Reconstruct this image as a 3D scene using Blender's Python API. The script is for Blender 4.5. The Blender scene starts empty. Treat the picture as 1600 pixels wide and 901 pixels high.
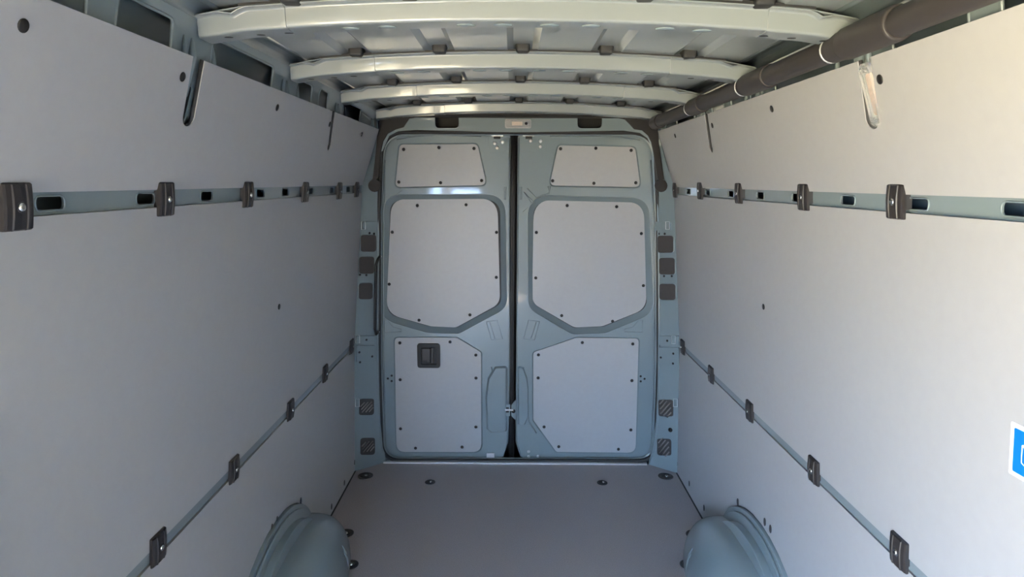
import bpy, bmesh, math, random
from mathutils import Vector, Matrix
from mathutils.geometry import delaunay_2d_cdt
random.seed(4)
S = bpy.context.scene
C = S.collection
PI = math.pi

# ------------------------------------------------------------------ camera
F, CX, CY, H = 1000.0, 800.0, 450.5, 1.543          # focal length in pixels of the 1600x901 frame
PITCH = math.atan(166.5 / F)
ROLL = math.radians(0.35)
CAMP = Vector((-0.0275, 0.0, H))
cam = bpy.data.cameras.new('camera')
cam.sensor_width = 36.0
cam.lens = 36.0 * F / 1600.0
cam.clip_start = 0.02
camo = bpy.data.objects.new('camera', cam)
C.objects.link(camo)
_c, _s = math.cos(PITCH), math.sin(PITCH)
_fw = Vector((0, _c, -_s)); _up0 = Vector((0, _s, _c)); _rt0 = Vector((1, 0, 0))
_rt = _rt0 * math.cos(ROLL) + _up0 * math.sin(ROLL)
_up = _up0 * math.cos(ROLL) - _rt0 * math.sin(ROLL)
_m = Matrix((( _rt.x, _up.x, -_fw.x), (_rt.y, _up.y, -_fw.y), (_rt.z, _up.z, -_fw.z)))
camo.matrix_world = Matrix.Translation(CAMP) @ _m.to_4x4()
S.camera = camo

# ------------------------------------------------------------------ light
S.view_settings.view_transform = 'Standard'
S.view_settings.look = 'None'
S.view_settings.gamma = 1.0
S.view_settings.use_curve_mapping = False
S.view_settings.exposure = 3.1
w = bpy.data.worlds.new('sky'); S.world = w; w.use_nodes = True
nt = w.node_tree; nt.nodes.clear()
out = nt.nodes.new('ShaderNodeOutputWorld'); bg = nt.nodes.new('ShaderNodeBackground')
bg.inputs[0].default_value = (0.45, 0.66, 1.0, 1); bg.inputs[1].default_value = 6.0
nt.links.new(bg.outputs[0], out.inputs[0])
sun = bpy.data.lights.new('sun', 'SUN'); sun.energy = 33.0; sun.angle = 0.02; sun.color = (1.0, 0.90, 0.74)
suno = bpy.data.objects.new('sun', sun); C.objects.link(suno)
# high sun coming from behind the rear doors on the left, so no beam reaches the part in view
suno.rotation_euler = (Vector((-0.55, 0.75, 0.95))).to_track_quat('Z', 'Y').to_euler()


# ------------------------------------------------------------------ pixel rays
def ray(x, y):
    u, v = (x - CX) / F, (CY - y) / F
    return _rt * u + _up * v + _fw
def hit(x, y, P, n):
    d = ray(x, y); P = Vector(P); n = Vector(n)
    return CAMP + d * ((P - CAMP).dot(n) / d.dot(n))
def atY(x, y, Y): return hit(x, y, (0, Y, 0), (0, 1, 0))
def atZ(x, y, Z=0.0): return hit(x, y, (0, 0, Z), (0, 0, 1))
def atX(x, y, X): return hit(x, y, (X, 0, 0), (1, 0, 0))

# wall profile: half width against height, for lower, middle and upper panels
PROF = {'low': ((.869, 0), (.85, .70)), 'mid': ((.85, .70), (.785, 1.483)), 'up': ((.780, 1.524), (.69, 1.795))}
def wallU(s, seg):
    (x0, z0), (x1, z1) = PROF[seg]
    return Vector((s * (x1 - x0), 0, z1 - z0)).normalized()
def wallN(s, seg):                    # normal into the load space
    u = wallU(s, seg); return Vector((-s * u.z, 0, s * u.x))
def wallX(seg, z):
    (x0, z0), (x1, z1) = PROF[seg]
    return x0 + (x1 - x0) * (z - z0) / (z1 - z0)
def on_wall(x, y, seg, s, off=0.0):
    (x0, z0), _ = PROF[seg]
    n = wallN(s, seg)
    return hit(x, y, Vector((s * x0, 0, z0)) + n * off, n) - n * off
def wall_matrix(s, seg, p):
    u, n = wallU(s, seg), wallN(s, seg); t = u.cross(n)
    return Matrix.Translation(p) @ Matrix(((t.x, u.x, n.x), (t.y, u.y, n.y), (t.z, u.z, n.z))).to_4x4()


# ------------------------------------------------------------------ materials
def mat(name, col, rough=0.5, metal=0.0, coat=0.0, noise=0.0, nscale=60.0, bump=0.0, bscale=300.0, spec=0.5):
    m = bpy.data.materials.new(name); m.use_nodes = True
    t = m.node_tree; b = t.nodes['Principled BSDF']
    b.inputs['Base Color'].default_value = (*col, 1)
    b.inputs['Roughness'].default_value = rough; b.inputs['Metallic'].default_value = metal
    b.inputs['Coat Weight'].default_value = coat; b.inputs['Coat Roughness'].default_value = 0.06
    b.inputs['Specular IOR Level'].default_value = spec
    tc = t.nodes.new('ShaderNodeTexCoord')
    if noise:
        n = t.nodes.new('ShaderNodeTexNoise'); n.inputs['Scale'].default_value = nscale; n.inputs['Detail'].default_value = 4
        t.links.new(tc.outputs['Object'], n.inputs['Vector'])
        r = t.nodes.new('ShaderNodeMapRange'); r.inputs[3].default_value = 1 - noise; r.inputs[4].default_value = 1 + noise
        r.inputs[1].default_value = .25; r.inputs[2].default_value = .75
        t.links.new(n.outputs[0], r.inputs[0])
        x = t.nodes.new('ShaderNodeVectorMath'); x.operation = 'SCALE'; x.inputs[0].default_value = col
        t.links.new(r.outputs[0], x.inputs['Scale']); t.links.new(x.outputs[0], b.inputs['Base Color'])
    if bump:
        n = t.nodes.new('ShaderNodeTexNoise'); n.inputs['Scale'].default_value = bscale; n.inputs['Detail'].default_value = 3
        t.links.new(tc.outputs['Object'], n.inputs['Vector'])
        bp = t.nodes.new('ShaderNodeBump'); bp.inputs['Strength'].default_value = bump; bp.inputs['Distance'].default_value = 0.002
        t.links.new(n.outputs[0], bp.inputs['Height']); t.links.new(bp.outputs[0], b.inputs['Normal'])
    return m
PAINT = mat('grey_blue_paint', (.165, .205, .218), .32, 0, .8, .03, 3, spec=.3)
ROOFP = mat('warm_tint_body_paint', (.185, .206, .208), .34, 0, .5, .03, 3)  # body paint again, tinted toward the warm light on the roof
PANEL = mat('grey_panel_board', (.318, .318, .320), .40, 0, 0, .02, 40, .04, 500)
EDGE = mat('panel_edge', (.03, .03, .032), .7)
FLOORM = mat('floor_coating', (.29, .265, .268), .5, 0, 0, .16, 260, .5, 420)
BLACK = mat('black_plastic', (.013, .0125, .0125), .5, 0, 0, .08, 90, .1, 400, spec=.3)
CLAMP = mat('clamp_plastic', (.024, .021, .021), .42, 0, 0, .08, 90, .1, 500, spec=.35)
TRIMM = mat('dark_trim', (.016, .014, .0135), .55, 0, 0, .06, 60, .1, 500, spec=.3)
RUBBER = mat('rubber_seal', (.014, .014, .014), .6, 0, 0, .05, 90)
DUCT = mat('dark_duct', (.034, .030, .029), .5, 0, 0, .06, 30, spec=.4)
STEEL = mat('bright_steel', (.72, .72, .70), .22, 1.0, 0, .03, 60)
ZINC = mat('zinc_plate', (.50, .52, .52), .35, .7, 0, .06, 80)
ALU = mat('brushed_aluminium', (.75, .75, .76), .35, .8, 0, .04, 90)
PAD = mat('pad_plastic', (.035, .030, .028), .6, 0, 0, .06, 60)
GRILLE = mat('grille_bars', (.16, .14, .125), .5, 0, 0, .06, 60)
WHITE = mat('sticker_white', (.86, .86, .86), .5, 0, 0, .01, 50)
BLUE = mat('sticker_blue', (.0, .135, .62), .45, 0, 0, .01, 50)
LAMPB = mat('lamp_housing', (.30, .30, .30), .3, .3, 0, .05, 80)
AMBER = mat('lamp_reflector', (.85, .64, .48), .35, .2, 0, .1, 200)
GROUND = mat('sunlit_yard', (.50, .405, .235), .9, 0, 0, .1, 2)
def glass():
    m = mat('lamp_lens', (.93, .93, .93), .12)
    b = m.node_tree.nodes['Principled BSDF']; b.inputs['Transmission Weight'].default_value = .85; b.inputs['IOR'].default_value = 1.3
    return m
GLASS = glass()


# ------------------------------------------------------------------ mesh helpers
def link(name, me, m, parent=None):
    o = bpy.data.objects.new(name, me); C.objects.link(o)
    if m and not me.materials: me.materials.append(m)
    if parent: o.parent = parent
    return o
def mesh(name, verts, faces, smooth=False, fix=True):
    me = bpy.data.meshes.new(name); me.from_pydata([tuple(v) for v in verts], [], faces)
    if fix:
        b = bmesh.new(); b.from_mesh(me); bmesh.ops.recalc_face_normals(b, faces=b.faces); b.to_mesh(me); b.free()
    if smooth:
        for p in me.polygons: p.use_smooth = True
    me.update(); return me
def bevel(o, wdt, seg=2):
    b = o.modifiers.new('bevel', 'BEVEL'); b.width = wdt; b.segments = seg; b.limit_method = 'ANGLE'; b.angle_limit = math.radians(35)
    for p in o.data.polygons: p.use_smooth = True
    wn = o.modifiers.new('wn', 'WEIGHTED_NORMAL'); wn.keep_sharp = True
    return o
def tag(o, label=None, cat=None, group=None, kind=None):
    if label: o['label'] = label
    if cat: o['category'] = cat
    if group: o['group'] = group
    if kind: o['kind'] = kind
    return o
def empty(name, p=(0, 0, 0)):
    o = bpy.data.objects.new(name, None); C.objects.link(o); o.location = p; o.empty_display_size = .05; return o
def rounded(pts, seg=5):
    """corners (x, y, r) -> smooth closed outline, always len(pts)*(seg+1) points"""
    res = []; n = len(pts)
    for i in range(n):
        p = Vector(pts[i][:2]); a = Vector(pts[i - 1][:2]); b = Vector(pts[(i + 1) % n][:2]); r = pts[i][2] if len(pts[i]) > 2 else 0
        da = (a - p).normalized(); db = (b - p).normalized()
        th = da.angle(db); k = min(r / max(math.tan(th / 2), 1e-3), .49 * (a - p).length, .49 * (b - p).length)
        p0 = p + da * k; p1 = p + db * k
        for j in range(seg + 1):
            t = j / seg
            res.append(tuple(p0 * (1 - t) ** 2 + p * 2 * t * (1 - t) + p1 * t * t) if k > 1e-6 else (p.x + 1e-6 * j, p.y))
    return res
def inset(poly, d):
    """move each edge inward by d (corners (x,y,r))"""
    n = len(poly); area = sum(poly[i][0] * poly[(i + 1) % n][1] - poly[(i + 1) % n][0] * poly[i][1] for i in range(n))
    sg = 1 if area > 0 else -1; res = []
    for i in range(n):
        p = Vector(poly[i][:2]); a = Vector(poly[i - 1][:2]); b = Vector(poly[(i + 1) % n][:2])
        e0 = (p - a).normalized(); e1 = (b - p).normalized()
        n0 = Vector((-e0.y, e0.x)) * sg; n1 = Vector((-e1.y, e1.x)) * sg
        m = (n0 + n1); k = d / max(1 + n0.dot(n1), .2)
        q = p + m * k; res.append((q.x, q.y, max(poly[i][2] - d, 0) if len(poly[i]) > 2 else 0))
    return res
def plate(name, outer, holes, fn, thick, m, parent=None, smooth=False):
    """flat piece with holes; fn(u, v, w) -> 3D, w runs from 0 (front) to thick (back)"""
    loops = [outer] + list(holes)
    pts = [Vector((p[0], p[1])) for l in loops for p in l]
    ed = []; k = 0
    for l in loops:
        ed += [(k + i, k + (i + 1) % len(l)) for i in range(len(l))]; k += len(l)
    vs, _e, fs, _ov, oe, _of = delaunay_2d_cdt(pts, ed, [], 1, 1e-5)
    def inside(c, poly):
        r = False; j = len(poly) - 1
        for i in range(len(poly)):
            a, b = poly[i], poly[j]
            if (a[1] > c.y) != (b[1] > c.y) and c.x < (b[0] - a[0]) * (c.y - a[1]) / (b[1] - a[1]) + a[0]: r = not r
            j = i
        return r
    tris = []
    for t in fs:
        c = (vs[t[0]] + vs[t[1]] + vs[t[2]]) / 3
        if inside(c, outer) and not any(inside(c, h) for h in holes): tris.append(tuple(t))
    n = len(vs)
    V = [fn(p.x, p.y, 0) for p in vs] + [fn(p.x, p.y, thick) for p in vs]
    Fc = tris + [(t[2] + n, t[1] + n, t[0] + n) for t in tris]
    cnt = {}
    for t in tris:
        for i in range(3):
            a, b = t[i], t[(i + 1) % 3]; cnt.setdefault((min(a, b), max(a, b)), []).append((a, b))
    Fc += [(e[0][1], e[0][0], e[0][0] + n, e[0][1] + n) for e in cnt.values() if len(e) == 1]
    return link(name, mesh(name, V, Fc), m, parent)
def ring(name, la, lb, fa, fb, m, parent=None, smooth=False):
    n = len(la); V = [fa(*p) for p in la] + [fb(*p) for p in lb]
    Fc = [(i, (i + 1) % n, (i + 1) % n + n, i + n) for i in range(n)]
    return link(name, mesh(name, V, Fc, smooth, False), m, parent)
def boxmesh(name, x0, x1, y0, y1, z0, z1):
    V = [(x, y, z) for x in (x0, x1) for y in (y0, y1) for z in (z0, z1)]
    return mesh(name, V, [(0, 1, 3, 2), (4, 6, 7, 5), (0, 4, 5, 1), (2, 3, 7, 6), (0, 2, 6, 4), (1, 5, 7, 3)])
def lathe(name, prof, seg=16, smooth=True):
    """profile (r, z) revolved about local z"""
    V = []; Fc = []; n = len(prof)
    for i in range(seg):
        a = 2 * PI * i / seg
        for r, z in prof: V.append((r * math.cos(a), r * math.sin(a), z))
    for i in range(seg):
        j = (i + 1) % seg
        for k in range(n - 1): Fc.append((i * n + k, j * n + k, j * n + k + 1, i * n + k + 1))
    Fc.append([i * n for i in range(seg)][::-1]); Fc.append([i * n + n - 1 for i in range(seg)])
    return mesh(name, V, Fc, smooth)
def tube(name, pts, r, seg=8, closed=False, radii=None):
    P = [Vector(p) for p in pts]; n = len(P); V = []; Fc = []
    nrm = None
    for i, p in enumerate(P):
        if closed: d = (P[(i + 1) % n] - P[i - 1])
        else: d = (P[min(i + 1, n - 1)] - P[max(i - 1, 0)])
        d = d.normalized()
        if nrm is None: nrm = d.orthogonal().normalized()
        nrm = (nrm - d * nrm.dot(d)).normalized(); b = d.cross(nrm)
        rr = radii[i] if radii else r
        for k in range(seg):
            a = 2 * PI * k / seg; V.append(p + nrm * (rr * math.cos(a)) + b * (rr * math.sin(a)))
    for i in range(n if closed else n - 1):
        j = (i + 1) % n
        for k in range(seg): Fc.append((i * seg + k, i * seg + (k + 1) % seg, j * seg + (k + 1) % seg, j * seg + k))
    if not closed:
        Fc.append(list(range(seg))[::-1]); Fc.append([(n - 1) * seg + k for k in range(seg)])
    return mesh(name, V, Fc, True)
def extrude_profile(name, prof, t0, t1, fn):
    n = len(prof); V = [fn(p[0], p[1], t0) for p in prof] + [fn(p[0], p[1], t1) for p in prof]
    Fc = [(i, (i + 1) % n, (i + 1) % n + n, i + n) for i in range(n)]
    Fc += [tuple(range(n))[::-1], tuple(range(n, 2 * n))]
    return mesh(name, V, Fc)


# ================================================================== setting: floor, ground
YF, YP, YS, YO, YD = -1.75, 3.25, 3.355, 3.35, 3.40     # front (moved back to even the light), panel end, sill, opening, door skin
g = link('ground', boxmesh('ground', -30, 30, -30, 30, -.80, -.72), GROUND); tag(g, kind='structure')
floor = link('floor', boxmesh('floor', -.864, .864, YF, 3.345, -.03, 0), FLOORM)
tag(floor, 'dark brown-grey speckled load floor', kind='structure')
o = link('underbody', boxmesh('underbody', -.98, .98, YF - .02, 3.56, -.14, -.0305), BLACK, floor)
o = link('threshold_strip', extrude_profile('threshold_strip', [(3.338, .0), (3.338, .007), (3.342, .0095), (3.362, .0095), (3.366, .006), (3.366, .0)], -.735, .727,
         lambda a, b, t: (t, a, b)), ALU)
tag(o, 'bright aluminium threshold strip along the rear edge of the floor', kind='structure'); o.name = 'trim_2'
for i in range(7):
    p = atZ(620 + i * 63, 723, .0095)
    link('rivet', lathe('rivet', [(.004, 0), (.003, .0012), (0.0005, .0016)], 8), STEEL, o).location = (p.x, 3.352, .0095)

# ================================================================== walls
screw_me = lathe('screw', [(.0085, 0), (.0085, .002), (.0065, .0045), (.003, .0055), (.0028, .0045), (.0004, .0045)], 14)
screw_me.materials.append(BLACK)
plug_me = lathe('plug', [(.010, 0), (.010, .0012), (.0085, .0022), (.0005, .0022)], 16); plug_me.materials.append(BLACK)
oval_me = lathe('oval_hole_plug', [(.0095, 0), (.0095, .0012), (.0005, .0012)], 14)
for v in oval_me.vertices: v.co.y *= 1.55
oval_me.materials.append(EDGE)

Y0L = .885                                             # the side door opening begins in front of this on the left
def wall_plate(name, s, seg, outline, holes, thick, m, parent, off=0.0):
    n = wallN(s, seg)
    def fn(y, z, w): return Vector((s * wallX(seg, z), y, z)) - n * (w + off)
    return plate(name, outline, holes, fn, thick, m, parent)
def arch_z(y, hh, ll, yc=2.10, e=2.0):
    d = abs(y - yc) / ll
    return hh * max(0.0, 1 - d ** e) ** (1 / e) if d < 1 else 0.0

def build_wall(s):
    nm = 'wall_left' if s < 0 else 'wall_right'
    y0 = Y0L if s < 0 else YF
    # outer metal skin
    prof = [(.93, -.14), (.93, .9), (.90, 1.3), (.84, 1.62), (.80, 1.80), (.765, 1.90), (.70, 1.97), (.70, 1.98), (.79, 1.92), (.83, 1.80), (.87, 1.62), (.93, 1.3), (.96, .9), (.96, -.14)]
    root = link(nm, extrude_profile(nm, prof, y0 if s > 0 else Y0L - .03, 3.56, lambda a, b, t: (s * a, t, b)), PAINT)
    tag(root, 'grey panelled side wall of the van', kind='structure')
    if s < 0:
        top = [(.84, 1.74), (.80, 1.80), (.765, 1.90), (.70, 1.97), (.70, 1.98), (.79, 1.92), (.83, 1.80), (.87, 1.74)]
        link('door_header', extrude_profile('door_header', top, YF - .05, Y0L - .03, lambda a, b, t: (s * a, t, b)), PAINT, root)
        link('side_light_block', boxmesh('side_light_block', -.90, -.875, YSD, Y0L - .03, 0, 1.75), PAINT, root)  # unseen leaf added to keep direct side light off the nearby wall
        link('door_post', boxmesh('door_post', -.95, -.80, Y0L - .045, Y0L - .008, 0, 1.78), PAINT, root)
    # load rails behind the panels, slotted
    slots = ([(78, 318), (227, 310), (323, 305), (407, 302), (445.5, 301), (486, 299), (518, 298), (544, 297)] if s < 0 else
             [(1590, 321), (1435, 314), (1325, 309), (1245, 305), (1188, 303), (1142, 302), (1106, 300), (1076, 298)])
    holes = []
    for (x, y) in slots:
        p = on_wall(x, y, 'mid', s, -.009)
        holes.append(rounded([(p.y - .034, 1.491, .011), (p.y + .034, 1.491, .011), (p.y + .034, 1.515, .011), (p.y - .034, 1.515, .011)], 4))
    upr = wall_plate('upper_load_rail', s, 'mid', [(y0, 1.455), (YP + .02, 1.455), (YP + .02, 1.55), (y0, 1.55)], holes, .004, PAINT, root, .009)
    upr['label'] = 'painted rail with dark oblong slots'
    for h in holes:                                    # raised rim round each slot
        c = sum(q[0] for q in h) / len(h)
        n = wallN(s, 'mid')
        pts = [Vector((s * wallX('mid', q[1]), q[0], q[1])) - n * .0085 for q in h]
        link('slot_rim', tube('slot_rim', pts, .0018, 6, True), PAINT, upr)
    lrl = wall_plate('lower_load_rail', s, 'mid', [(y0, .7125 if s > 0 else .6725), (YP, .7005 if s > 0 else .6945), (YP, .7275 if s > 0 else .7215), (y0, .7375 if s > 0 else .7015)], [], .012, PAINT, root, .0025)
    wall_plate('rail_backing', s, 'mid', [(y0, .655), (YP, .655), (YP, .76), (y0, .76)], [], .003, EDGE, lrl, .015)
    # panels
    zt, zb = 1.795, 1.522
    n1 = (1.410, 1.427) if s < 0 else (1.370, 1.390)
    n2 = (2.440, 2.505) if s < 0 else (2.455, 2.505)
    def notch(n, wd, zbot):
        (a, b) = n; h = wd / 2
        arc = [(b + h * math.cos(t), zbot + .022 + .022 * math.sin(t)) for t in [PI * k / 8 for k in range(0, -9, -1)]]
        return [(a + h, zt)] + arc + [(a - h, zt)]
    outl = [(y0, zb), (YP, zb), (YP, zt)] + notch(n2, .036, 1.657) + notch(n1, .05, 1.657) + [(y0, zt)]
    up = wall_plate('upper_panel', s, 'up', outl, [], .008, PANEL, root)
    n = wallN(s, 'up')
    for nn, wd in ((n1, .05), (n2, .036)):             # dark rubber edging of the cut-outs
        pts = [Vector((s * wallX('up', q[1]), q[0], q[1])) - n * .006 for q in notch(nn, wd, 1.657)]
        link('edge_strip', tube('edge_strip', pts, .0042, 6), EDGE, up)
    mid = wall_plate('middle_panel', s, 'mid', [(y0, .738 if s > 0 else .702), (YP, .728 if s > 0 else .722), (YP, 1.484), (y0, 1.484)], [], .008, PANEL, root)
    cut = [(2.10 + .40 * math.cos(t), .003 + .352 * math.sin(t) ** .8) for t in [PI * k / 16 for k in range(1, 16)]]
    low = wall_plate('lower_panel', s, 'low', [(y0, .003), (1.70, .003)] + cut[::-1] + [(2.50, .003), (YP, .003), (YP, .697 if s > 0 else .691), (y0, .669 if s < 0 else .709)],
                     [], .008, PANEL, root)
    # plugs and screws
    ups = [(36, 40), (285, 120), (433, 168), (515, 194), (565, 210)] if s < 0 else [(1375, 124), (1206, 170), (1113, 196), (1055, 212)]
    for q in ups:
        o = link('plug', plug_me, None, up); o.matrix_world = wall_matrix(s, 'up', on_wall(*q, 'up', s))
    q = (436, 479) if s < 0 else (1193, 479)
    o = link('plug', plug_me, None, mid); o.matrix_world = wall_matrix(s, 'mid', on_wall(*q, 'mid', s))
    lows = ([(470, 782), (433, 812), (425, 824), (538, 754), (518, 791), (554, 722)] if s < 0 else
            [(1153, 784), (1195, 815), (1204, 826), (1077, 755), (1100, 793), (1058, 724)])
    for q in lows:
        o = link('plug', oval_me, None, low); o.matrix_world = wall_matrix(s, 'low', on_wall(*q, 'low', s))
    # dark joint between floor and wall
    link('floor_joint', boxmesh('floor_joint', *sorted((s * .8625, s * .872)), y0, YP, -.02, .0015), RUBBER, root)
    # ---------------- roof frame above the panels, with its openings
    fx = .703
    ops = ([(60, 137), (181, 268), (339, 425), (464, 488), (496, 512), (534, 562)] if s < 0 else None)
    segs = [(-.2, .30), (.36, .80), (.90, 1.075), (1.15, 1.33), (1.50, 1.865), (2.08, 2.22), (2.30, 2.405), (2.62, 2.915)]
    if s > 0: segs = [(-.2, .30), (.36, .80), (.90, 1.02), (1.09, 1.30), (1.44, 1.86), (2.05, 2.23), (2.30, 2.44), (2.62, 2.95)]
    nn = ((1.402, 1.440), (2.472, 2.502)) if s < 0 else ((1.40, 1.413), (2.49, 2.503))   # dark slots seen through the panel cut-outs
    slot2 = [rounded([(a, 1.652, .008), (b, 1.652, .008), (b, 1.742, .01), (a, 1.742, .01)], 3) for a, b in nn]
    holes = [rounded([(a, 1.76, .012), (b, 1.76, .012), (b, 1.856, .014), (a, 1.856, .014)], 3) for a, b in segs] + slot2
    def ff(y, z, w_):                                  # follows the lean of the panel, set back behind it
        return Vector((s * (fx + w_ + max(0, 1.80 - z) * .332 - max(0, z - 1.83) * .25), y, z))
    fr = plate('roof_frame', [(YF, 1.60), (3.33, 1.60), (3.33, 1.80), (3.33, 1.83), (3.33, 1.876), (YF, 1.876), (YF, 1.83), (YF, 1.80)], holes, ff, .0022, PAINT, root)
    for a, b in segs:                                  # rolled edge of each opening
        q = rounded([(a, 1.76, .012), (b, 1.76, .012), (b, 1.856, .014), (a, 1.856, .014)], 3)
        link('opening_rim', tube('opening_rim', [ff(u, v, .001) for u, v in q], .0035, 6, True), PAINT, fr)
    for yb in (-.29, .28, .85, 1.42, 1.99, 2.56, 3.18):           # pressed ribs beside each roof bow
        for dy, ww in ((-.045, .006), (-.012, .009), (.085, .006)):
            pts = [ff(yb + dy, z, -.001) for z in (1.72, 1.77, 1.80, 1.835)]
            link('pressed_rib', tube('pressed_rib', pts, ww, 8, False, [ww, ww, ww, ww * .4]), PAINT, fr)
    # curved cove from the frame to the roof skin with lengthwise steps
    cove = [(.6915, 1.876), (.688, 1.885), (.680, 1.893), (.664, 1.899), (.650, 1.899), (.646, 1.904), (.632, 1.908), (.615, 1.909), (.611, 1.914), (.596, 1.918), (.578, 1.920), (.572, 1.926), (.556, 1.932), (.54, 1.934)]
    V = []; Fc = []
    ys = [YF, 3.33]
    for y in ys: V += [(s * a, y, b) for a, b in cove]
    k = len(cove)
    Fc = [(i, i + 1, i + 1 + k, i + k) for i in range(k - 1)]
    o = link('roof_cove', mesh('roof_cove', V, Fc, True, False), PAINT, root)
    o.modifiers.new('thick', 'SOLIDIFY').thickness = .0015
    o.modifiers['thick'].offset = 0
    return root
YSD = -.15                                             # rear edge of the side doorway, set forward to flatten the light
WL = build_wall(-1)
WR = build_wall(1)
wf = plate('wall_front', [(-.98, -.14), (.98, -.14), (.98, 2.0), (-.98, 2.0)], [rounded([(-.84, .10, .06), (-.46, .10, .06), (-.46, 1.44, .06), (-.84, 1.44, .06)], 4)],
           lambda u, v, w_: Vector((u, YF - .02 - w_, v)), .04, DUCT)  # gap added and sized for the light it throws on doors and walls
tag(wf, 'dark front partition with an added gap that lets in light, behind the camera', kind='structure')

# ================================================================== roof
def sag(x): return -.030 * (x / .69) ** 2
xs = []
chan = [-.49, -.245, 0.0, .245, .49]
base = []
x = -.62
for c in chan:
    base += [(c - .045, 0), (c - .028, .013), (c + .028, .013), (c + .045, 0)]
base = [(-.76, 0), (-.62, 0)] + base + [(.62, 0), (.76, 0)]
ZR = 1.927
fine = []
for (a, b) in zip(base, base[1:]):
    for k in range(3):
        t = k / 3; fine.append((a[0] + (b[0] - a[0]) * t, a[1] + (b[1] - a[1]) * t))
fine.append(base[-1])
low = [(x, ZR + h + .97 * sag(min(max(x, -.66), .66))) for x, h in fine]
prof = low + [(.76, 1.99), (-.76, 1.99)]
ceil = link('ceiling', extrude_profile('ceiling', prof, YF - .06, 3.56, lambda a, b, t: (a, t, b)), ROOFP)
tag(ceil, 'painted sheet metal roof with lengthwise swages', kind='structure')

BOWS = [-.86, -.29, .28, .85, 1.42, 1.99, 2.56, 3.20]
# bow cross-section (dy, dz): front lip, front face, underside, back face, back lip
BP = [(-.016, .001), (-.016, -.002), (-.003, -.003), (.000, -.006), (.003, -.038), (.006, -.043), (.011, -.045), (.060, -.045), (.065, -.043), (.068, -.038), (.073, -.006), (.076, -.003), (.09, -.002), (.09, .001)]
ZB = 1.922
def bow_mesh(name, y, x0, x1, grow=0.0, n=26):
    V = []; k = len(BP)
    cols = [x0 + (x1 - x0) * i / n for i in range(n + 1)]
    for x in cols:
        e = max(0.0, (abs(x) - .60) / .09)                 # ends flare downward and the lip dips
        dip = .010 * math.exp(-((abs(x) - .615) / .016) ** 2)
        for (dy, dz) in BP:
            z = dz
            if dz > -.02: z = dz - dip - .010 * e
            else: z = dz - .006 * e
            V.append((x, y + dy - grow * (1 if dy < .04 else -1), ZB + sag(x) + z - grow))
    Fc = []
    for i in range(n):
        for j in range(k - 1): Fc.append((i * k + j, i * k + j + 1, (i + 1) * k + j + 1, (i + 1) * k + j))
        Fc.append((i * k + k - 1, i * k, (i + 1) * k, (i + 1) * k + k - 1))
    Fc.append(list(range(k))[::-1]); Fc.append([n * k + j for j in range(k)])
    me = mesh(name, V, Fc)
    return me
dimple_me = lathe('dimple', [(.016, 0), (.016, -.001), (.011, -.0025), (.0005, -.003)], 14); 
hole_me = lathe('drain_hole', [(.006, 0), (.006, -.0006), (.0005, -.0006)], 12)
for i, yb in enumerate(BOWS):
    b = link('roof_bow', bow_mesh('roof_bow', yb, -.692, .692), ROOFP, ceil)
    bevel(b, .0025, 2)
    jx = [.5, .5, .5, .50, .507, .44, .40, .36][i]
    for s in (-1, 1):                                      # overlapping end shoe of the bow
        e = link('bow_end', bow_mesh('bow_end', yb, *(sorted((s * .694, s * jx))), .0018, 14), ROOFP, b); bevel(e, .002, 2)
        for dx in ((.03, .10, .16) if i else ()):          # black drain holes near the lower edge
            xx = s * (.67 - dx)
            o = link('drain_hole', hole_me, BLACK, b); o.location = (xx, yb + .026, ZB + sag(xx) - .0505); o.scale = (1.6, .8, 1)
    for xx in (-.38, -.30, -.13, -.05, .05, .14, .30, .38):    # oval pressings in the underside
        o = link('dimple', dimple_me, PAINT, b); o.location = (xx, yb + .036, ZB + sag(xx) - .045); o.scale = (1.3, .8, 1)
    for c in chan:                                          # dark sealant pads between bow and roof skin
        o = link('sealant_pad', boxmesh('sealant_pad', -.021, .021, -.03, .02, -.004, .030), RUBBER, b)
        o.location = (c, yb - .004, ZB + sag(c)); bevel(o, .008, 2)
    o = link('joint_seam', boxmesh('joint_seam', -.62, .62, -.0, .06, .0, .004), RUBBER, b)
    for v in o.data.vertices: pass
    bpy.data.objects.remove(o)
    me = bpy.data.meshes.new('joint_seam')
    n = 24; V = []; Fc = []
    for k in range(n + 1):
        xx = -.60 + 1.2 * k / n
        V += [(xx, yb - .014, ZB + sag(xx) + .000), (xx, yb - .014, ZR + .97 * sag(xx) + .002)]
    Fc = [(2 * k, 2 * k + 1, 2 * k + 3, 2 * k + 2) for k in range(n)]
    link('joint_seam', mesh('joint_seam', V, Fc, False, False), RUBBER, b)

# ================================================================== rear frame, pillars
def pillar_plane(s): return (s * .87, 3.24, 0), Vector((-.11 * s, -.135, 0)).normalized()
def on_pillar(x, y, s): P, n = pillar_plane(s); return hit(x, y, P, n)
def pillar_uv(x, y, s): p = on_pillar(x, y, s); return (p.x, p.z)
def pillar_fn(s, off=0.0):
    P, n = pillar_plane(s)
    def fn(u, v, w_):
        yy = 3.24 + (.87 - abs(u)) * .11 / .135
        return Vector((u, yy, v)) - n * (w_ + off)
    return fn
def P2(pts, Y): return [(lambda q: (q.x, q.z) + ((p[2] * (Y / F),) if len(p) > 2 else ()))(atY(p[0], p[1], Y)) for p in pts]

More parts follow.
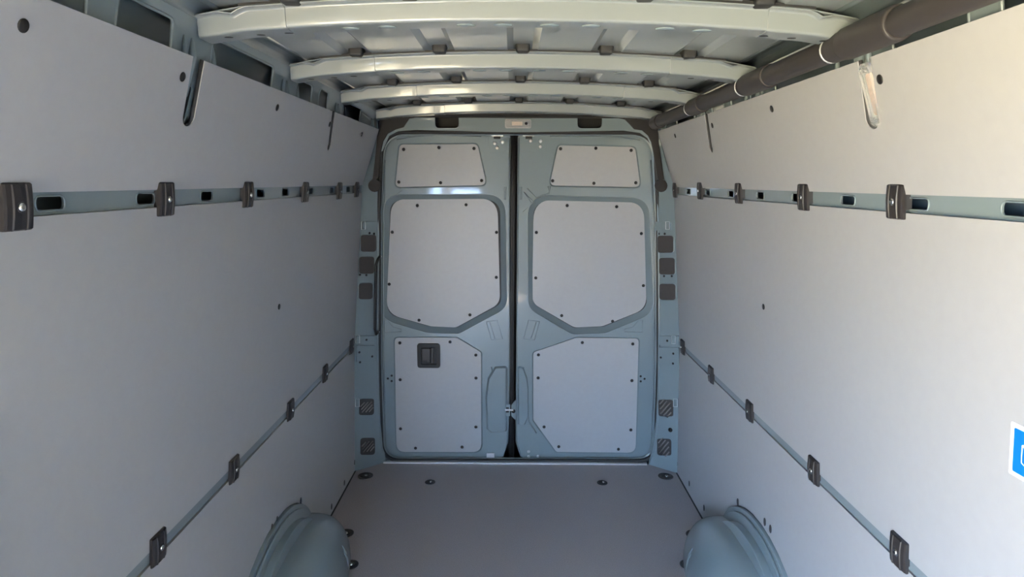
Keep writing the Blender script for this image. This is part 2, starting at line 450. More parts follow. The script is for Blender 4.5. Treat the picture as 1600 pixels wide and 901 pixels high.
hd = [(575, 150), (1050, 150), (1050, 205), (1022, 240), (1012, 216), (1000, 207.5), (975, 204), (800, 206.5), (650, 203), (622, 205), (608, 212), (598, 236), (575, 240)]
pockets = [rounded(P2([(679.4, 178, 3), (717.2, 178, 3), (717.2, 200.5, 7), (679.4, 200.5, 7)], YO - .02), 4),
           rounded(P2([(902, 178, 3), (940.7, 178, 3), (940.7, 200.8, 7), (902, 200.8, 7)], YO - .02), 4)]
wr = plate('wall_rear', P2(hd, YO - .02), pockets, lambda u, v, w_: Vector((u, YO - .02 + w_, v)), .004, PAINT)
tag(wr, 'painted header above the rear doors with two dark pockets', kind='structure')
for pk in pockets:
    link('pocket_rim', tube('pocket_rim', [(u, YO - .021, v) for u, v in pk], .0022, 6, True), PAINT, wr)
link('gap_shade_backing', boxmesh('gap_shade_backing', -.98, .98, 3.54, 3.58, -.14, 2.0), BLACK, wr)  # rear exterior plate, coloured black to stand for shade in door gaps
o = link('header_box', boxmesh('header_box', -.72, .72, YD + .06, YD + .07, 1.74, 1.98), BLACK, wr)
for s, xl in ((-1, [(540, 165), (594, 225), (592, 290), (591, 400), (590, 520), (591, 600), (593, 660), (597, 700), (606, 728), (540, 748)]),
              (1, [(1075, 165), (1022, 225), (1027, 290), (1029, 400), (1030, 520), (1029, 600), (1027, 660), (1022, 700), (1012, 730), (1075, 748)])):
    uv = [pillar_uv(x, y, s) for x, y in xl]
    uv[-1] = (uv[-1][0], -.01); uv[-2] = (uv[-2][0], -.01)
    pil = plate('rear_pillar', uv, [], pillar_fn(s), .004, PAINT, wr)
    P, nn = pillar_plane(s)
    edge = [pillar_fn(s)(u, v, 0) for u, v in uv[1:-1]]
    link('pillar_lip', tube('pillar_lip', edge, .005, 8), PAINT, pil)
    back = [Vector((p.x - s * .002, YD + .03, p.z)) for p in edge]
    k = len(edge)
    link('door_reveal', mesh('door_reveal', edge + back, [(i, i + 1, i + 1 + k, i + k) for i in range(k - 1)], True, False), PAINT, pil)
    # black plugs and grilles
    pads = [(563, 587, 367, 393), (560.5, 584, 401, 427), (560, 581.5, 442, 467)] if s < 0 else [(1028, 1052.7, 368, 394.5), (1030.5, 1055, 402.5, 428.5), (1031, 1056, 443, 468)]
    for a, b, c, d in pads:
        q = rounded([(*pillar_uv(a, c, s), .014), (*pillar_uv(b, c, s), .014), (*pillar_uv(b, d, s), .014), (*pillar_uv(a, d, s), .014)], 4)
        pd = plate('black_plug', q, [], pillar_fn(s, .004), -.010, PAD, pil); bevel(pd, .002, 2)
        link('rim', tube('rim', [pillar_fn(s)(u, v, -.001) for u, v in q], .003, 6, True), PAINT, pd)
    gr = [(561, 584, 622.6, 648), (563, 585.5, 683.6, 710)] if s < 0 else [(1029, 1052, 624, 650), (1027, 1049, 685, 711)]
    for a, b, c, d in gr:
        q = rounded([(*pillar_uv(a, c, s), .014), (*pillar_uv(b, c, s), .014), (*pillar_uv(b, d, s), .014), (*pillar_uv(a, d, s), .014)], 4)
        pd = plate('vent_grille', q, [], pillar_fn(s, .004), -.008, PAD, pil); bevel(pd, .002, 2)
        u0, v0 = pillar_uv(a, d, s); u1, v1 = pillar_uv(b, c, s)
        du, dv = u1 - u0, v1 - v0
        for k in range(-2, 3):                             # slanted bars
            ca = (u0 + du * (.5 + k * .14), v0 + dv * (.5 - k * .14))
            h = .33 - .095 * abs(k)
            p0 = pillar_fn(s)(ca[0] - du * h, ca[1] - dv * h, -.005); p1 = pillar_fn(s)(ca[0] + du * h, ca[1] + dv * h, -.005)
            link('grille_bar', tube('grille_bar', [p0, p1], .0034, 6), GRILLE, pd)
    # pressed brackets with holes
    br = [(566, 589, 346, 358), (556, 585, 524, 535), (556, 585, 539, 565)] if s < 0 else [(1024, 1048, 346, 360), (1030, 1062, 524, 538), (1030, 1062, 542, 568)]
    for a, b, c, d in br:
        q = rounded([(*pillar_uv(a, c, s), .006), (*pillar_uv(b, c, s), .006), (*pillar_uv(b, d, s), .006), (*pillar_uv(a, d, s), .006)], 3)
        bevel(plate('pressed_bracket', q, [], pillar_fn(s, .002), -.012, PAINT, pil), .004, 2)
    dots = [(577, 364), (584, 365), (562, 429), (572, 429.5), (560, 549.5), (561, 565), (580, 556), (571, 530)] if s < 0 else [(1030, 365), (1039, 365), (1038, 431), (1050, 431), (1053.5, 551.5), (1034, 557.5), (1053, 567), (1044, 531.5), (1048, 671)]
    for j, q in enumerate(dots):
        o = link('hole', hole_me, BLACK, pil); p = on_pillar(*q, s)
        o.matrix_world = Matrix.Translation(p + nn * (.0115 if j in (4, 5, 6, 7) else .003)) @ (-nn).to_track_quat('Z', 'Y').to_matrix().to_4x4()
        if q == (1048, 671): o.scale = (2, 2, 6)
    # narrow upright hook near the panel edge
    for (x, y) in ([(566, 352), (557, 529), (556.5, 628)] if s < 0 else [(1045, 352), (1054, 530), (1057, 628)]):
        ps = [pillar_fn(s)(*pillar_uv(x + dx, y + dy, s), -.014) for dx, dy in ((-3, -6), (3, -6), (3, 6), (-3, 6))]
        link('wire_loop', tube('wire_loop', ps, .002, 6, True), ZINC, pil)

# rubber seal round the door opening
op = rounded([(597, 206, 40), (1023, 207, 40), (1028, 330, 10), (1029, 560, 20), (1024, 720, 30), (597, 719, 30), (592, 560, 20), (592, 330, 10)], 8)
sp = [atY(x, y, YO + .012) for x, y in op]
o = link('door_seal', tube('door_seal', sp, .011, 8, True), RUBBER); o.name = 'trim_3'
tag(o, 'black rubber seal around the rear door opening', kind='structure')
sp2 = [atY(800 + (x - 800) * .985, 463 + (y - 463) * .988, YO + .03) for x, y in op]
link('inner_lip', tube('inner_lip', sp2, .007, 8, True), PAINT, o)

# dark plastic header trim with its two round-ended legs
YT = YO - .032
tl = [(800, 174), (646, 174.5), (600, 179), (586, 186), (590, 200), (588, 228), (582.5, 277)]
circL = [(585 + 10 * math.cos(a), 289.8 - 10 * math.sin(a)) for a in [PI * (.62 + k * 1.76 / 14) for k in range(15)]]
tl += circL + [(591.5, 277), (593.3, 243.5), (598.6, 220.4), (605.7, 208.5), (618, 202), (630.5, 198.5), (639.4, 185), (650, 183.2), (800, 184)]
tr = [(966.4, 184.3), (977, 186.6), (984, 193.7), (991.3, 201.7), (1003.7, 203.5), (1012.6, 211.5), (1018, 222), (1023, 248.8), (1027.5, 279)]
circR = [(1033 + 10 * math.cos(a), 290 - 10 * math.sin(a)) for a in [PI * (.62 + k * 1.76 / 14) for k in range(15)]]
tr += circR + [(1037.5, 279), (1030.5, 231), (1028, 202), (1024, 188), (1010, 180), (970, 176.5)]
pts = [(lambda q: (q.x, q.z))(atY(x, y, YT)) for x, y in tl + tr]
o = plate('header_trim', pts, [], lambda u, v, w_: Vector((u, YT + w_, v)), .012, TRIMM); bevel(o, .003, 2); o.name = 'trim_1'
tag(o, 'dark plastic trim arching over the rear doors', kind='structure')
c = [(lambda q: (q.x, YT - .004, q.z))(atY(x, y, YT)) for x, y in ((600, 181), (650, 179), (800, 178.8), (970, 179.5), (1008, 184))]
link('trim_bead', tube('trim_bead', c, .011, 10), TRIMM, o)

# ================================================================== rear doors
def Dp(x, y, Y=YD): q = atY(x, y, Y); return (q.x, q.z)
def Dpoly(pts, Y=YD): return [(*Dp(p[0], p[1], Y), (p[2] if len(p) > 2 else 0) * Y / F) for p in pts]
def dfn(off): return lambda u, v, w_: Vector((u, YD + off + w_, v))
def zoomed(lst, x0, y0, k): return [(x0 + p[0] / k, y0 + p[1] / k) + ((p[2] / k,) if len(p) > 2 else ()) for p in lst]
def screws(parent, lst, Y):
    for q in lst:
        p = atY(q[0], q[1], Y)
        o = link('screw', screw_me, None, parent)
        o.matrix_world = Matrix.Translation(p) @ Matrix.Rotation(PI / 2, 4, 'X')
def emboss(parent, pts, d=-.010, r=.02, slope=.012):
    """raised pressing with sloping flanks"""
    poly = [(*Dp(x, y), r) for x, y in pts]
    a, b = rounded(poly, 5), rounded(inset(poly, slope), 5); n = len(a)
    V = [Vector((u, YD + .0005, v)) for u, v in a] + [Vector((u, YD + d, v)) for u, v in b]
    Fc = [(k, (k + 1) % n, (k + 1) % n + n, k + n) for k in range(n)] + [tuple(range(n, 2 * n))]
    o = link('pressing', mesh('pressing', V, Fc), PAINT, parent); bevel(o, .002, 2)
def groove(parent, pts, r=.0028):
    link('crease', tube('crease', [(*[Dp(x, y)[0]], YD - .0005, Dp(x, y)[1]) for x, y in pts], r, 6), PAINT, parent)

def build_door(nm, label, leaf, upper, midp, mido, lower, us, ms, ls):
    up = rounded(Dpoly(upper), 5); lo = rounded(Dpoly(lower), 5)
    mo = Dpoly(mido); mi = inset(mo, .031); mo_r, mi_r = rounded(mo, 8), rounded(mi, 8)
    upo, loo = rounded(inset(Dpoly(upper), -.007), 5), rounded(inset(Dpoly(lower), -.007), 5)
    d = plate(nm, rounded(Dpoly(leaf), 5), [upo, mo_r, loo], dfn(0), .004, PAINT); tag(d, label, kind='structure')
    for poly, oo, rim in ((up, upo, .0025), (lo, loo, .0025)):
        ring('panel_rebate', oo, poly, lambda u, v: Vector((u, YD, v)), lambda u, v: Vector((u, YD + .006, v)), PAINT, d, True)
        link('rebate_floor', mesh('rebate_floor', [Vector((u, YD + .0085, v)) for u, v in oo], [tuple(range(len(oo)))], False, False), EDGE, d)
    # deep pressed window recess
    ring('window_recess', mo_r, mi_r, lambda u, v: Vector((u, YD, v)), lambda u, v: Vector((u, YD + .027, v)), PAINT, d, True)
    link('recess_lip', tube('recess_lip', [(u, YD + .0005, v) for u, v in mo_r], .003, 6, True), PAINT, d)
    link('recess_gasket', mesh('recess_gasket', [Vector((u, YD + .027, v)) for u, v in mi_r], [tuple(range(len(mi_r)))], False, False), EDGE, d)
    YM = YD + .022
    a = plate('upper_panel', up, [], dfn(.001), .006, PANEL, d); screws(a, us, YD + .001)
    b = plate('window_panel', rounded(Dpoly(midp, YM), 8), [], dfn(.022), .004, PANEL, d); screws(b, ms, YM)
    c = plate('lower_panel', lo, [], dfn(.001), .006, PANEL, d); screws(c, ls, YD + .001)
    return d, a, b, c

z6 = lambda l: zoomed(l, 540, 160, 5.632)
z7 = lambda l: zoomed(l, 780, 160, 5.632)
z8 = lambda l: zoomed(l, 540, 300, 4.096)
za = lambda l: zoomed(l, 540, 500, 3.754)
zb_ = lambda l: zoomed(l, 780, 500, 3.753)
zc = lambda l: zoomed(l, 790, 300, 4.097)
d1, d1u, d1m, d1l = build_door('door_1', 'left rear van door leaf, grey-blue metal with three grey inset panels and a black handle',
    [(601, 208, 34), (797.5, 209, 6), (795.5, 640, 2), (794, 690, 20), (786, 716, 14), (601, 714, 22), (596.5, 560, 10), (597, 330, 10)],
    z6([(475, 370, 42), (1160, 366, 46), (1240, 727, 48), (436, 744, 40)]),
    z8([(292, 45, 105), (972, 40, 120), (988, 712, 90), (706, 866, 70), (545, 858, 110), (260, 778, 120)]),
    z8([(243, 17, 120), (1025, 12, 135), (1033, 742, 110), (722, 908, 80), (520, 900, 130), (220, 812, 130)]),
    za([(288, 103, 26), (652, 103, 30), (794, 190, 22), (796, 773, 55), (298, 773, 55)]),
    z6([(511, 413), (821, 396), (1130, 405), (468, 700), (836, 706), (1197, 687)]),
    z8([(459, 86), (771, 81), (298, 256), (966, 257), (965, 545), (279, 589), (470, 819), (796, 785)]),
    za([(318, 133), (613, 127), (764, 204), (320, 349), (765, 339), (322, 636), (764, 625), (410, 750), (683, 743)]))
d2, d2u, d2m, d2l = build_door('door_2', 'right rear van door leaf, grey-blue metal with three grey inset panels',
    [(809, 210, 6), (1020, 210, 34), (1024, 330, 10), (1025, 560, 10), (1019, 715, 22), (814, 716, 14), (805.5, 690, 20), (806, 640, 2)],
    z7([(520, 377, 34), (1196, 392, 46), (1244, 744, 44), (443, 730, 44)]),
    zc([(180, 46, 130), (885, 66, 115), (902, 745, 110), (620, 858, 110), (440, 866, 80), (170, 710, 90)]),
    zc([(140, 20, 140), (918, 38, 130), (950, 775, 130), (640, 903, 130), (430, 912, 90), (145, 745, 110)]),
    zb_([(200, 190, 24), (450, 104, 30), (818, 108, 24), (800, 777, 50), (335, 772, 22), (200, 585, 30)]),
    z7([(540, 407), (850, 403), (1161, 421), (470, 689), (833, 711), (1202, 706)]),
    zc([(394, 86), (711, 93), (197, 258), (869, 265), (193, 549), (882, 598), (685, 826), (359, 790)]),
    zb_([(487, 131), (783, 139), (230, 203), (228, 338), (778, 354), (263, 625), (772, 643), (349, 741), (699, 756)]))

# pressings in the door skins
for d, f in ((d1, 1), (d2, -1)):
    X = (lambda x: x) if f == 1 else (lambda x: 1603 - x)
    # trapezoid stamping below the window recess
    groove(d, [(X(a), b) for a, b in ((760, 502), (768, 531), (785, 529), (777, 500), (760, 502))], .0022)
    groove(d, [(X(765), 503), (X(773), 528)], .0018)
    # corner fillet under the recess
    groove(d, [(X(a), b) for a, b in ((599, 500), (605, 500), (614, 511), (627, 514), (627, 518), (599, 519), (599, 500))], .0022)
    # sloping pressing beside the seam between upper panel and window
    groove(d, [(X(a), b) for a, b in ((611, 308), (622, 302), (628, 297), (624, 292))] if f == 1 else [(819, 300), (830, 318), (837, 311), (858, 302), (860, 291)], .0025)
    if f == -1:
        groove(d, [(819, 300), (834, 316), (817, 331)], .0025)
        groove(d, [(824, 294), (838, 309), (858, 300), (856, 291)], .0022)
    # lock pressing low at the seam
    if f == 1:
        emboss(d, [(793, 571), (773, 572), (762, 590), (758, 620), (760, 670), (768, 676), (793, 674)], -.014, .02, .010)
        groove(d, [(768, 573), (772, 592), (765, 604), (762, 625), (762, 668), (770, 675)], .004)
    else:
        emboss(d, [(809, 571), (818, 573), (824, 590), (826, 606), (826, 650), (820, 664), (809, 664)], -.012, .012, .006)
        groove(d, [(818, 573), (814, 592), (820, 604), (822, 640), (828, 660), (838, 676)], .004)
    # short stiffening strips near the top
    groove(d, [(X(791), 292), (X(790), 312)], .0025)
    groove(d, [(X(788), 292), (X(788), 312)], .0018)
    # top lock plate with striker slot
    pl = rounded([(*Dp(X(a), b), .006) for a, b in ((763, 211), (791, 211), (791, 236), (765, 238))], 4)
    lp = plate('lock_plate', pl, [], dfn(0), -.005, PAINT, d); bevel(lp, .002, 2)
    a = Dp(X(768), 210); b = Dp(X(786), 213)
    link('striker_bar', boxmesh('striker_bar', min(a[0], b[0]), max(a[0], b[0]), YD - .014, YD - .005, b[1], a[1]), STEEL, lp)
    a = Dp(X(771.5), 213); b = Dp(X(782), 217)
    link('striker_slot', boxmesh('striker_slot', min(a[0], b[0]), max(a[0], b[0]), YD - .007, YD - .005, b[1], a[1]), BLACK, lp)
    for q in (((773, 224), (777, 231), (785, 222)) if f == 1 else ((829, 220), (844.6, 220.7), (844.3, 229))):
        o = link('bolt', lathe('bolt', [(.010, 0), (.010, .003), (.006, .005), (.0005, .0055)], 10), ZINC, lp)
        o.matrix_world = Matrix.Translation((Dp(*q)[0], YD - .005, Dp(*q)[1])) @ Matrix.Rotation(PI / 2, 4, 'X')
    for q in (((612, 586.5), (606, 591), (612, 595)) if f == 1 else ((1001, 587.5), (1007, 591.5), (1001, 595.4))):
        o = link('hole', hole_me, BLACK, d); o.matrix_world = Matrix.Translation((Dp(*q)[0], YD - .001, Dp(*q)[1])) @ Matrix.Rotation(-PI / 2, 4, 'X')
    # rolled outer and inner edges of the leaf
    edge = [(601.5, 250), (600, 330), (599.5, 560), (602, 700)] if f == 1 else [(1017, 250), (1021, 330), (1022, 560), (1018, 700)]
    groove(d, edge, .004)
    groove(d, [(796, 215), (795.5, 560), (794.5, 660), (793, 690), (786, 713)] if f == 1 else [(810.5, 215), (807.5, 560), (806.5, 660), (807.5, 690), (814, 713)], .0035)
    emb = [(620, 218), (650, 213), (700, 212), (752, 213)] if f == 1 else [(860, 213), (920, 213), (970, 214), (1000, 219)]
    groove(d, emb, .003)

# inside handle in its black surround
hx0, hy1 = Dp(652, 536); hx1, hy0 = Dp(688, 574)
hfn = lambda u, v, w_: Vector((u, YD + .001 + w_, v))
hol = rounded([(hx0 + .020, hy0 + .020, .006), (hx1 - .020, hy0 + .020, .006), (hx1 - .020, hy1 - .020, .006), (hx0 + .020, hy1 - .020, .006)], 4)
hs = plate('door_handle', rounded([(hx0, hy0, .016), (hx1, hy0, .016), (hx1, hy1, .016), (hx0, hy1, .016)], 4), [hol], hfn, -.012, BLACK, d1); bevel(hs, .003, 2)
link('recess', boxmesh('recess', hx0 + .016, hx1 - .016, YD - .001, YD + .0005, hy0 + .016, hy1 - .016), EDGE, hs)
gp = link('grip', boxmesh('grip', hx0 + .024, hx0 + .072, YD - .014, YD - .002, hy0 + .030, hy1 - .026), CLAMP, hs); bevel(gp, .004, 2)
gp = link('grip_hinge', boxmesh('grip_hinge', hx0 + .074, hx0 + .090, YD - .010, YD - .002, hy0 + .024, hy1 - .022), CLAMP, hs); bevel(gp, .003, 2)
link('pull_tab', boxmesh('pull_tab', hx0 + .030, hx0 + .054, YD - .016, YD - .013, hy0 + .030, hy0 + .046), BLACK, hs)

# latch at the seam
a = Dp(784, 631); b = Dp(797, 649)
pl = rounded([(a[0], b[1], .005), (b[0], b[1] , .005), (b[0], a[1], .005), (a[0], a[1], .005)], 3)
lt = plate('latch_plate', pl, [], dfn(0), -.009, PAINT, d1); bevel(lt, .002, 2)
a = Dp(787, 635); b = Dp(795, 643)
link('latch_mouth', boxmesh('latch_mouth', a[0], b[0], YD - .012, YD - .008, b[1], a[1]), BLACK, lt)
a = Dp(789, 637); b = Dp(802, 640)
link('latch_bolt', boxmesh('latch_bolt', a[0], b[0], YD - .017, YD - .011, b[1], a[1]), STEEL, lt)
sk = rounded([(*Dp(806.5, 622), .006), (*Dp(799, 632), .012), (*Dp(799, 648), .012), (*Dp(806, 656), .006)], 5)
st = plate('striker_bracket', sk, [], dfn(-.0), -.012, PAINT, d2); bevel(st, .003, 2)
o = link('striker_screw', lathe('striker_screw', [(.011, 0), (.011, .003), (.004, .004), (.0005, .003)], 12), BLACK, st)
o.matrix_world = Matrix.Translation((Dp(802.3, 640.8)[0], YD - .012, Dp(802.3, 640.8)[1])) @ Matrix.Rotation(PI / 2, 4, 'X')
# small clip at the lower edge of each leaf
a = Dp(760.5, 707); b = Dp(772.5, 716)
bc = plate('lock_clip', [(a[0], b[1]), (a[0] + .014, b[1]), (a[0] + .02, b[1] + .010), (b[0] - .02, b[1] + .010), (b[0] - .014, b[1]), (b[0], b[1]), (b[0], a[1]), (a[0], a[1])], [], dfn(-.004), -.008, ALU, d1)
for q in ((826, 705), (826, 712.4), (841, 712.4)):
    o = link('weld_spot', lathe('weld_spot', [(.0095, 0), (.0095, .001), (.006, .002), (.0005, .002)], 12), ZINC, d2)
    o.matrix_world = Matrix.Translation((Dp(*q)[0], YD - .001, Dp(*q)[1])) @ Matrix.Rotation(PI / 2, 4, 'X')
# dark rubber strip closing the gap between the leaves
ctr = [Dp(803.4, 205), Dp(803, 300), Dp(801, 560), Dp(800, 720)]
sv = [Vector((u - .017, YD + .006, v)) for u, v in ctr] + [Vector((u + .017, YD + .006, v)) for u, v in ctr[::-1]]
seam = link('centre_seal', tube('centre_seal', [(u, YD + .015, v) for u, v in ctr], .013, 8), TRIMM); seam.name = 'trim_4'
tag(seam, 'dark rubber strip in the gap between the two rear doors', kind='structure')
link('seal_flap', tube('seal_flap', [(u - .010, YD + .010, v) for u, v in ctr], .009, 8), RUBBER, seam)

# ================================================================== clamps on the load rails
def clamp_mesh():
    W, T = .030, .0125
    prof = [(-W, 0), (-W, T * .62), (-W + .004, T * .80), (-.017, T * .90), (-.0155, T * 1.08), (-.0130, T * 1.08), (-.0115, T * .94), (0, T), (.0115, T * .94), (.0130, T * 1.08), (.0155, T * 1.08), (.017, T * .90), (W - .004, T * .80), (W, T * .62), (W, 0)]
    rows = [-.0365, -.034, -.028, -.014, 0, .014, .028, .034, .0365]; V = []; Fc = []; n = len(prof)
    for r in rows:
        t = abs(r) / .0365
        k = 1 - .22 * t ** 2 - (.25 if t > .99 else 0); wx = 1 - (.05 if t > .99 else 0)
        for a, b in prof: V.append((a * wx, r, b * k))
    for i in range(len(rows) - 1):
        for j in range(n):
            Fc.append((i * n + j, i * n + (j + 1) % n, (i + 1) * n + (j + 1) % n, (i + 1) * n + j))
    Fc.append(tuple(range(n))); Fc.append(tuple((len(rows) - 1) * n + j for j in range(n)))
    return mesh('clamp_body', V, Fc)
CM = clamp_mesh(); CM.materials.append(CLAMP)
CB = boxmesh('clamp_foot', -.024, .030, -.017, .017, -.012, 0.002); CB.materials.append(EDGE)
CS = lathe('clamp_screw', [(.0070, .0105), (.0070, .0135), (.0045, .0155), (.0022, .0150), (.0005, .0150)], 12); CS.materials.append(STEEL)
CW = lathe('screw_well', [(.0095, .0115), (.0090, .0132), (.0070, .0128), (.0005, .0128)], 14); CW.materials.append(EDGE)
ordn = ['nearest', 'second', 'third', 'fourth', 'fifth', 'farthest']
def clamps(pts, s, z, seg, wall, rail):
    for i, q in enumerate(pts):
        p = on_wall(*q, seg, s, .006)
        r = empty('rail_clamp'); r.matrix_world = wall_matrix(s, seg, p)
        pos = ordn[i] if i < len(pts) - 1 else 'farthest'
        if i == len(pts) - 1: lab = f'black clamp at the rear end of the {wall} wall {rail} rail, beside the pillar'
        elif i == 0: lab = f'largest and nearest black screwed clamp on the {rail} rail of the {wall} wall'
        else: lab = f'{pos} black screwed clamp from the front on the {rail} rail of the {wall} wall'
        tag(r, lab, 'clamp', f'black clamps on the load rails')
        link('clamp_body', CM, None, r); link('clamp_foot', CB, None, r); link('screw_well', CW, None, r); link('screw', CS, None, r)
clamps([(28, 323), (261, 311), (389, 304), (478, 300), (531, 298), (558, 296)], -1, 0, 'mid', 'left', 'upper')
clamps([(1398, 315), (1254, 308), (1153, 302), (1093, 298), (1054, 297)], 1, 0, 'mid', 'right', 'upper')
clamps([(249, 855), (367, 733), (455, 640), (509, 583), (550, 541)], -1, 0, 'mid', 'left', 'lower')
clamps([(1403, 862), (1270, 735), (1170, 642), (1110, 585), (1066, 542)], 1, 0, 'mid', 'right', 'lower')

# ================================================================== wheel arches
def wheel_arch(s):
    r = empty('wheel_arch', (s * .86, 2.10, 0))
    tag(r, f'grey-blue painted wheel arch bulging from the {"left" if s < 0 else "right"} wall onto the floor', 'wheel arch', 'wheel arches')
    n, k = 40, 18; V = []; Fc = []
    for i in range(n + 1):
        a = PI * i / n; ca, sa = math.cos(a), math.sin(a)
        for j in range(k + 1):
            q = 1 - (1 - j / k) ** 2
            V.append((-s * .205 * (q * sa * sa) ** .38, .54 * math.copysign((q * ca * ca) ** .5, ca), .258 * (1 - q) ** .55))
    for i in range(n):
        for j in range(k): Fc.append((i * (k + 1) + j, (i + 1) * (k + 1) + j, (i + 1) * (k + 1) + j + 1, i * (k + 1) + j + 1))
    link('arch_body', mesh('arch_body', V, Fc, True), PAINT, r)
    # upright flange against the wall panel
    def flange(name, rad, hh, x0, x1, thick):
        V = []; Fc = []; m = 36
        for i in range(m + 1):
            a = PI * i / m
            for (dx, dr) in ((x0, 0), (x1, 0), (x1, -thick), (x0, -thick)):
                V.append((-s * dx, (rad + dr) * math.cos(a), max(0.0, (hh + dr) * math.sin(a) ** .8)))
        for i in range(m):
            for j in range(4): Fc.append((i * 4 + j, i * 4 + (j + 1) % 4, (i + 1) * 4 + (j + 1) % 4, (i + 1) * 4 + j))
        o = link(name, mesh(name, V, Fc, False), PAINT, r); bevel(o, .003, 2)
    flange('flange', .398, .350, -.006, .012, .03)
    flange('flange_step', .380, .334, .012, .022, .04)
    flange('flange_shelf', .350, .298, .020, .050, .05)
    for a in (.30, .37, .44, .56, .63):
        t = PI * a
        o = link('weld_bump', lathe('weld_bump', [(.011, 0), (.010, .003), (.006, .005), (.0005, .006)], 10), PAINT, r)
        o.matrix_world = Matrix.Translation((s * (.86 - .036), 2.10 + .350 * math.cos(t), .298 * math.sin(t) ** .8)) @ Matrix.Rotation(-(PI / 2 - t) * -1 if False else (t - PI / 2), 4, 'X')
    for dx, y1 in ((.198, .20), (.182, .24)):
        pts = [(-s * dx, yy, zz) for yy, zz in ((y1, .035), (y1 - .02, .10), (y1 - .06, .15))]
        link('pressed_rib', tube('pressed_rib', pts, .004, 6, False, [.001, .005, .001]), PAINT, r)
    return r
wheel_arch(-1); wheel_arch(1)

# ================================================================== floor lashing points
def anchor(x, y, rad, label):
    p = atZ(x, y, 0)
    r = empty('floor_anchor', (p.x, p.y, 0)); tag(r, label, 'anchor', 'lashing points in the floor')
    link('dish', lathe('dish', [(rad, .0), (rad, .0018), (rad * .9, .0030), (rad * .82, .0022), (rad * .70, .0012), (.0005, .0010)], 24), EDGE, r)
    k = rad / .04
    ring_pts = [(.024 * k * math.cos(a), .018 * k * math.sin(a), .004 + .003 * math.sin(a)) for a in [2 * PI * i / 20 for i in range(20)]]
    link('lashing_ring', tube('lashing_ring', ring_pts, .0035 * k, 6, True), CLAMP, r)
    link('bolt', lathe('bolt', [(.010 * k, .001), (.010 * k, .006), (.006 * k, .010), (.0005, .0105)], 12), STEEL, r).location = (.004, -.004, 0)
anchor(571, 743, .040, 'large black lashing point in the floor at the left rear pillar')
anchor(1040, 744, .040, 'large black lashing point in the floor at the right rear pillar')
anchor(672, 753, .027, 'small black lashing point in the floor before the left rear door')
anchor(941, 754, .027, 'small black lashing point in the floor before the right rear door')
anchor(1086, 835, .040, 'dark lashing point half hidden behind the right wheel arch')
anchor(1076, 882, .036, 'dark lashing point beside the inner side of the right wheel arch')
anchor(540, 833, .036, 'dark lashing point half hidden behind the left wheel arch')
anchor(547, 882, .034, 'dark lashing point beside the inner side of the left wheel arch')

# ================================================================== duct along the right roof edge
PX, PZ, PR = .668, 1.831, .027
du = empty('roof_duct', (PX, 3.22, PZ)); tag(du, 'dark brown-grey tube with collars running along the right roof edge', 'tube')
def cyl(name, prof, m, parent):
    V = []; Fc = []; seg = 20; n = len(prof)
    for (y, r) in prof:
        for k in range(seg): V.append((r * math.cos(2 * PI * k / seg), y - 3.22, r * math.sin(2 * PI * k / seg)))
    for i in range(n - 1):
        for k in range(seg): Fc.append((i * seg + k, i * seg + (k + 1) % seg, (i + 1) * seg + (k + 1) % seg, (i + 1) * seg + k))
    Fc.append(list(range(seg))); Fc.append([(n - 1) * seg + k for k in range(seg)])
    return bevel(link(name, mesh(name, V, Fc), m, parent), .002, 2)
cyl('tube_body', [(-.40, PR), (3.22, PR)], DUCT, du)
for (a, b, rr) in ((1.215, 1.40, .0335), (1.40, 1.455, .0300), (1.80, 1.98, .0318), (1.98, 2.00, .0295), (2.42, 2.56, .0318), (2.56, 2.58, .0295), (3.10, 3.225, .0330)):
    cyl('collar', [(a, rr - .003), (a + .006, rr), (b - .006, rr), (b, rr - .003)], DUCT, du)
for y in (1.46, 2.004, 2.584):
    cyl('clip_ring', [(y, PR + .0002), (y + .001, PR + .0022), (y + .004, PR + .0022), (y + .005, PR + .0002)], ZINC, du)

# ================================================================== lamps
# lamp over the doors
YL = YO - .022
lx0, lz1 = (lambda q: (q.x, q.z))(atY(789, 186, YL)); lx1, lz0 = (lambda q: (q.x, q.z))(atY(830, 200.5, YL))
L = empty('ceiling_lamp', ((lx0 + lx1) / 2, YL, lz0)); tag(L, 'small clear interior lamp on the header above the rear doors', 'lamp')
def lp_plate(name, x0, x1, z0, z1, r, y0, th, m, bv=.002):
    q = rounded([(x0, z0, r), (x1, z0, r), (x1, z1, r), (x0, z1, r)], 4)
    o = plate(name, q, [], lambda u, v, w_: Vector((u - L.location.x, y0 + w_ - L.location.y, v - L.location.z)), th, m, L); bevel(o, bv, 2); return o
lp_plate('housing', lx0, lx1, lz0, lz1, .010, YL, -.006, LAMPB)
lp_plate('reflector', lx0 + .035, lx1 - .045, lz0 + .013, lz1 - .013, .004, YL - .006, -.003, AMBER, .001)
lp_plate('lens', lx0 + .006, lx1 - .006, lz0 + .005, lz1 - .005, .008, YL - .010, -.006, GLASS)
o = link('switch', lathe('switch', [(.007, 0), (.007, .004), (.005, .006), (.0005, .006)], 12), BLACK, L)
o.matrix_local = Matrix.Translation((lx1 - .026 - L.location.x, -.016, (lz0 + lz1) / 2 - L.location.z)) @ Matrix.Rotation(PI / 2, 4, 'X')

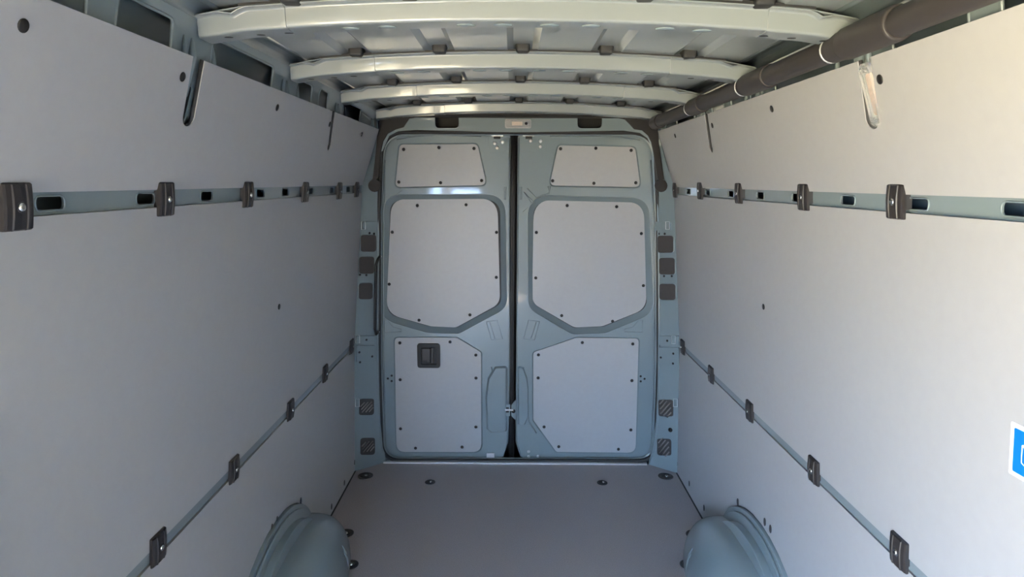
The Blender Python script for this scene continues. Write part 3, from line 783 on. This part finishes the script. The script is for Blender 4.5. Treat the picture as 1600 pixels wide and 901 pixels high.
# lamp in the cut-out of the right wall
pc = on_wall(1361, 148, 'up', 1)
L2 = empty('wall_lamp'); L2.matrix_world = wall_matrix(1, 'up', pc)
tag(L2, 'clear ribbed oblong lamp in the cut-out of the right wall panel', 'lamp')
def oval(wd, ht): return rounded([(-wd, -ht, wd), (wd, -ht, wd), (wd, ht, wd), (-wd, ht, wd)], 6)
id3 = lambda off: (lambda u, v, w_: Vector((u, v, off + w_)))
bevel(plate('backplate', oval(.0235, .074), [], id3(-.022), .012, ZINC, L2), .002)
bevel(plate('reflector', oval(.008, .044), [], id3(-.010), .004, AMBER, L2), .001)
bevel(plate('lens', oval(.0185, .066), [], id3(-.006), .010, GLASS, L2), .003)
for k, zz in enumerate((-.058, -.052, -.046, .046, .052, .058)):
    link('lens_rib', tube('lens_rib', [(-.014, zz, .004), (0, zz + (.003 if zz > 0 else -.003), .0065), (.014, zz, .004)], .0018, 6), GLASS, L2)

# ================================================================== blue sticker on the right wall
pc = on_wall(1579, 698, 'mid', 1)
SW, SH = .105, .0925
n = wallN(1, 'mid'); zc0 = pc.z
stk = empty('pictogram_sticker'); stk.matrix_world = wall_matrix(1, 'mid', Vector((wallX('mid', zc0), pc.y - SW / 2, zc0)) + n * .0005)
tag(stk, 'blue pictogram sticker with white border on the right wall', 'sticker')
def srect(name, hw, hh, z, m):
    bevel(plate(name, rounded([(-hw, -hh, .003), (hw, -hh, .003), (hw, hh, .003), (-hw, hh, .003)], 3), [], id3(z), .0006, m, stk), .0001, 1)
srect('white_border', SW / 2, SH / 2, 0, WHITE)
srect('blue_field', SW / 2 - .008, SH / 2 - .008, .0006, BLUE)
def strip(a, b, wd=.0009):
    a, b = Vector(a), Vector(b); d = (b - a).normalized(); q = Vector((-d.y, d.x)) * wd
    return [tuple(a + q), tuple(b + q), tuple(b - q), tuple(a - q)]
bx = [(-.026, -.016), (-.026, .014), (0, .026), (.026, .014), (.026, -.016), (0, -.027)]
for a, b in [(bx[i], bx[(i + 1) % 6]) for i in range(6)] + [((0, 0), bx[1]), ((0, 0), bx[3]), ((0, 0), bx[5])]:
    plate('box_outline', strip(a, b), [], id3(.0012), .0003, WHITE, stk)

# ================================================================== black grab handle on the left rear pillar
gh = [(593, 400), (586, 403), (582.5, 412), (581.5, 470), (581, 512), (583, 520), (590, 517.5)]
P, nn = pillar_plane(-1)
pts = [on_pillar(x, y, -1) + nn * (.035 if 0 < i < 6 else .008) for i, (x, y) in enumerate(gh)]
gb = empty('grab_handle', pts[-1]); tag(gb, 'slim black vertical grab handle on the left rear pillar', 'handle')
off = pts[-1]
link('grip_bar', tube('grip_bar', [p - off for p in pts], .0075, 8), BLACK, gb)
for p in (pts[0], pts[-1]):
    o = link('screw_cap', lathe('screw_cap', [(.005, 0), (.004, .003), (.0005, .004)], 10), ZINC, gb)
    o.location = p - off + nn * .008; o.rotation_euler = nn.to_track_quat('Z', 'Y').to_euler()
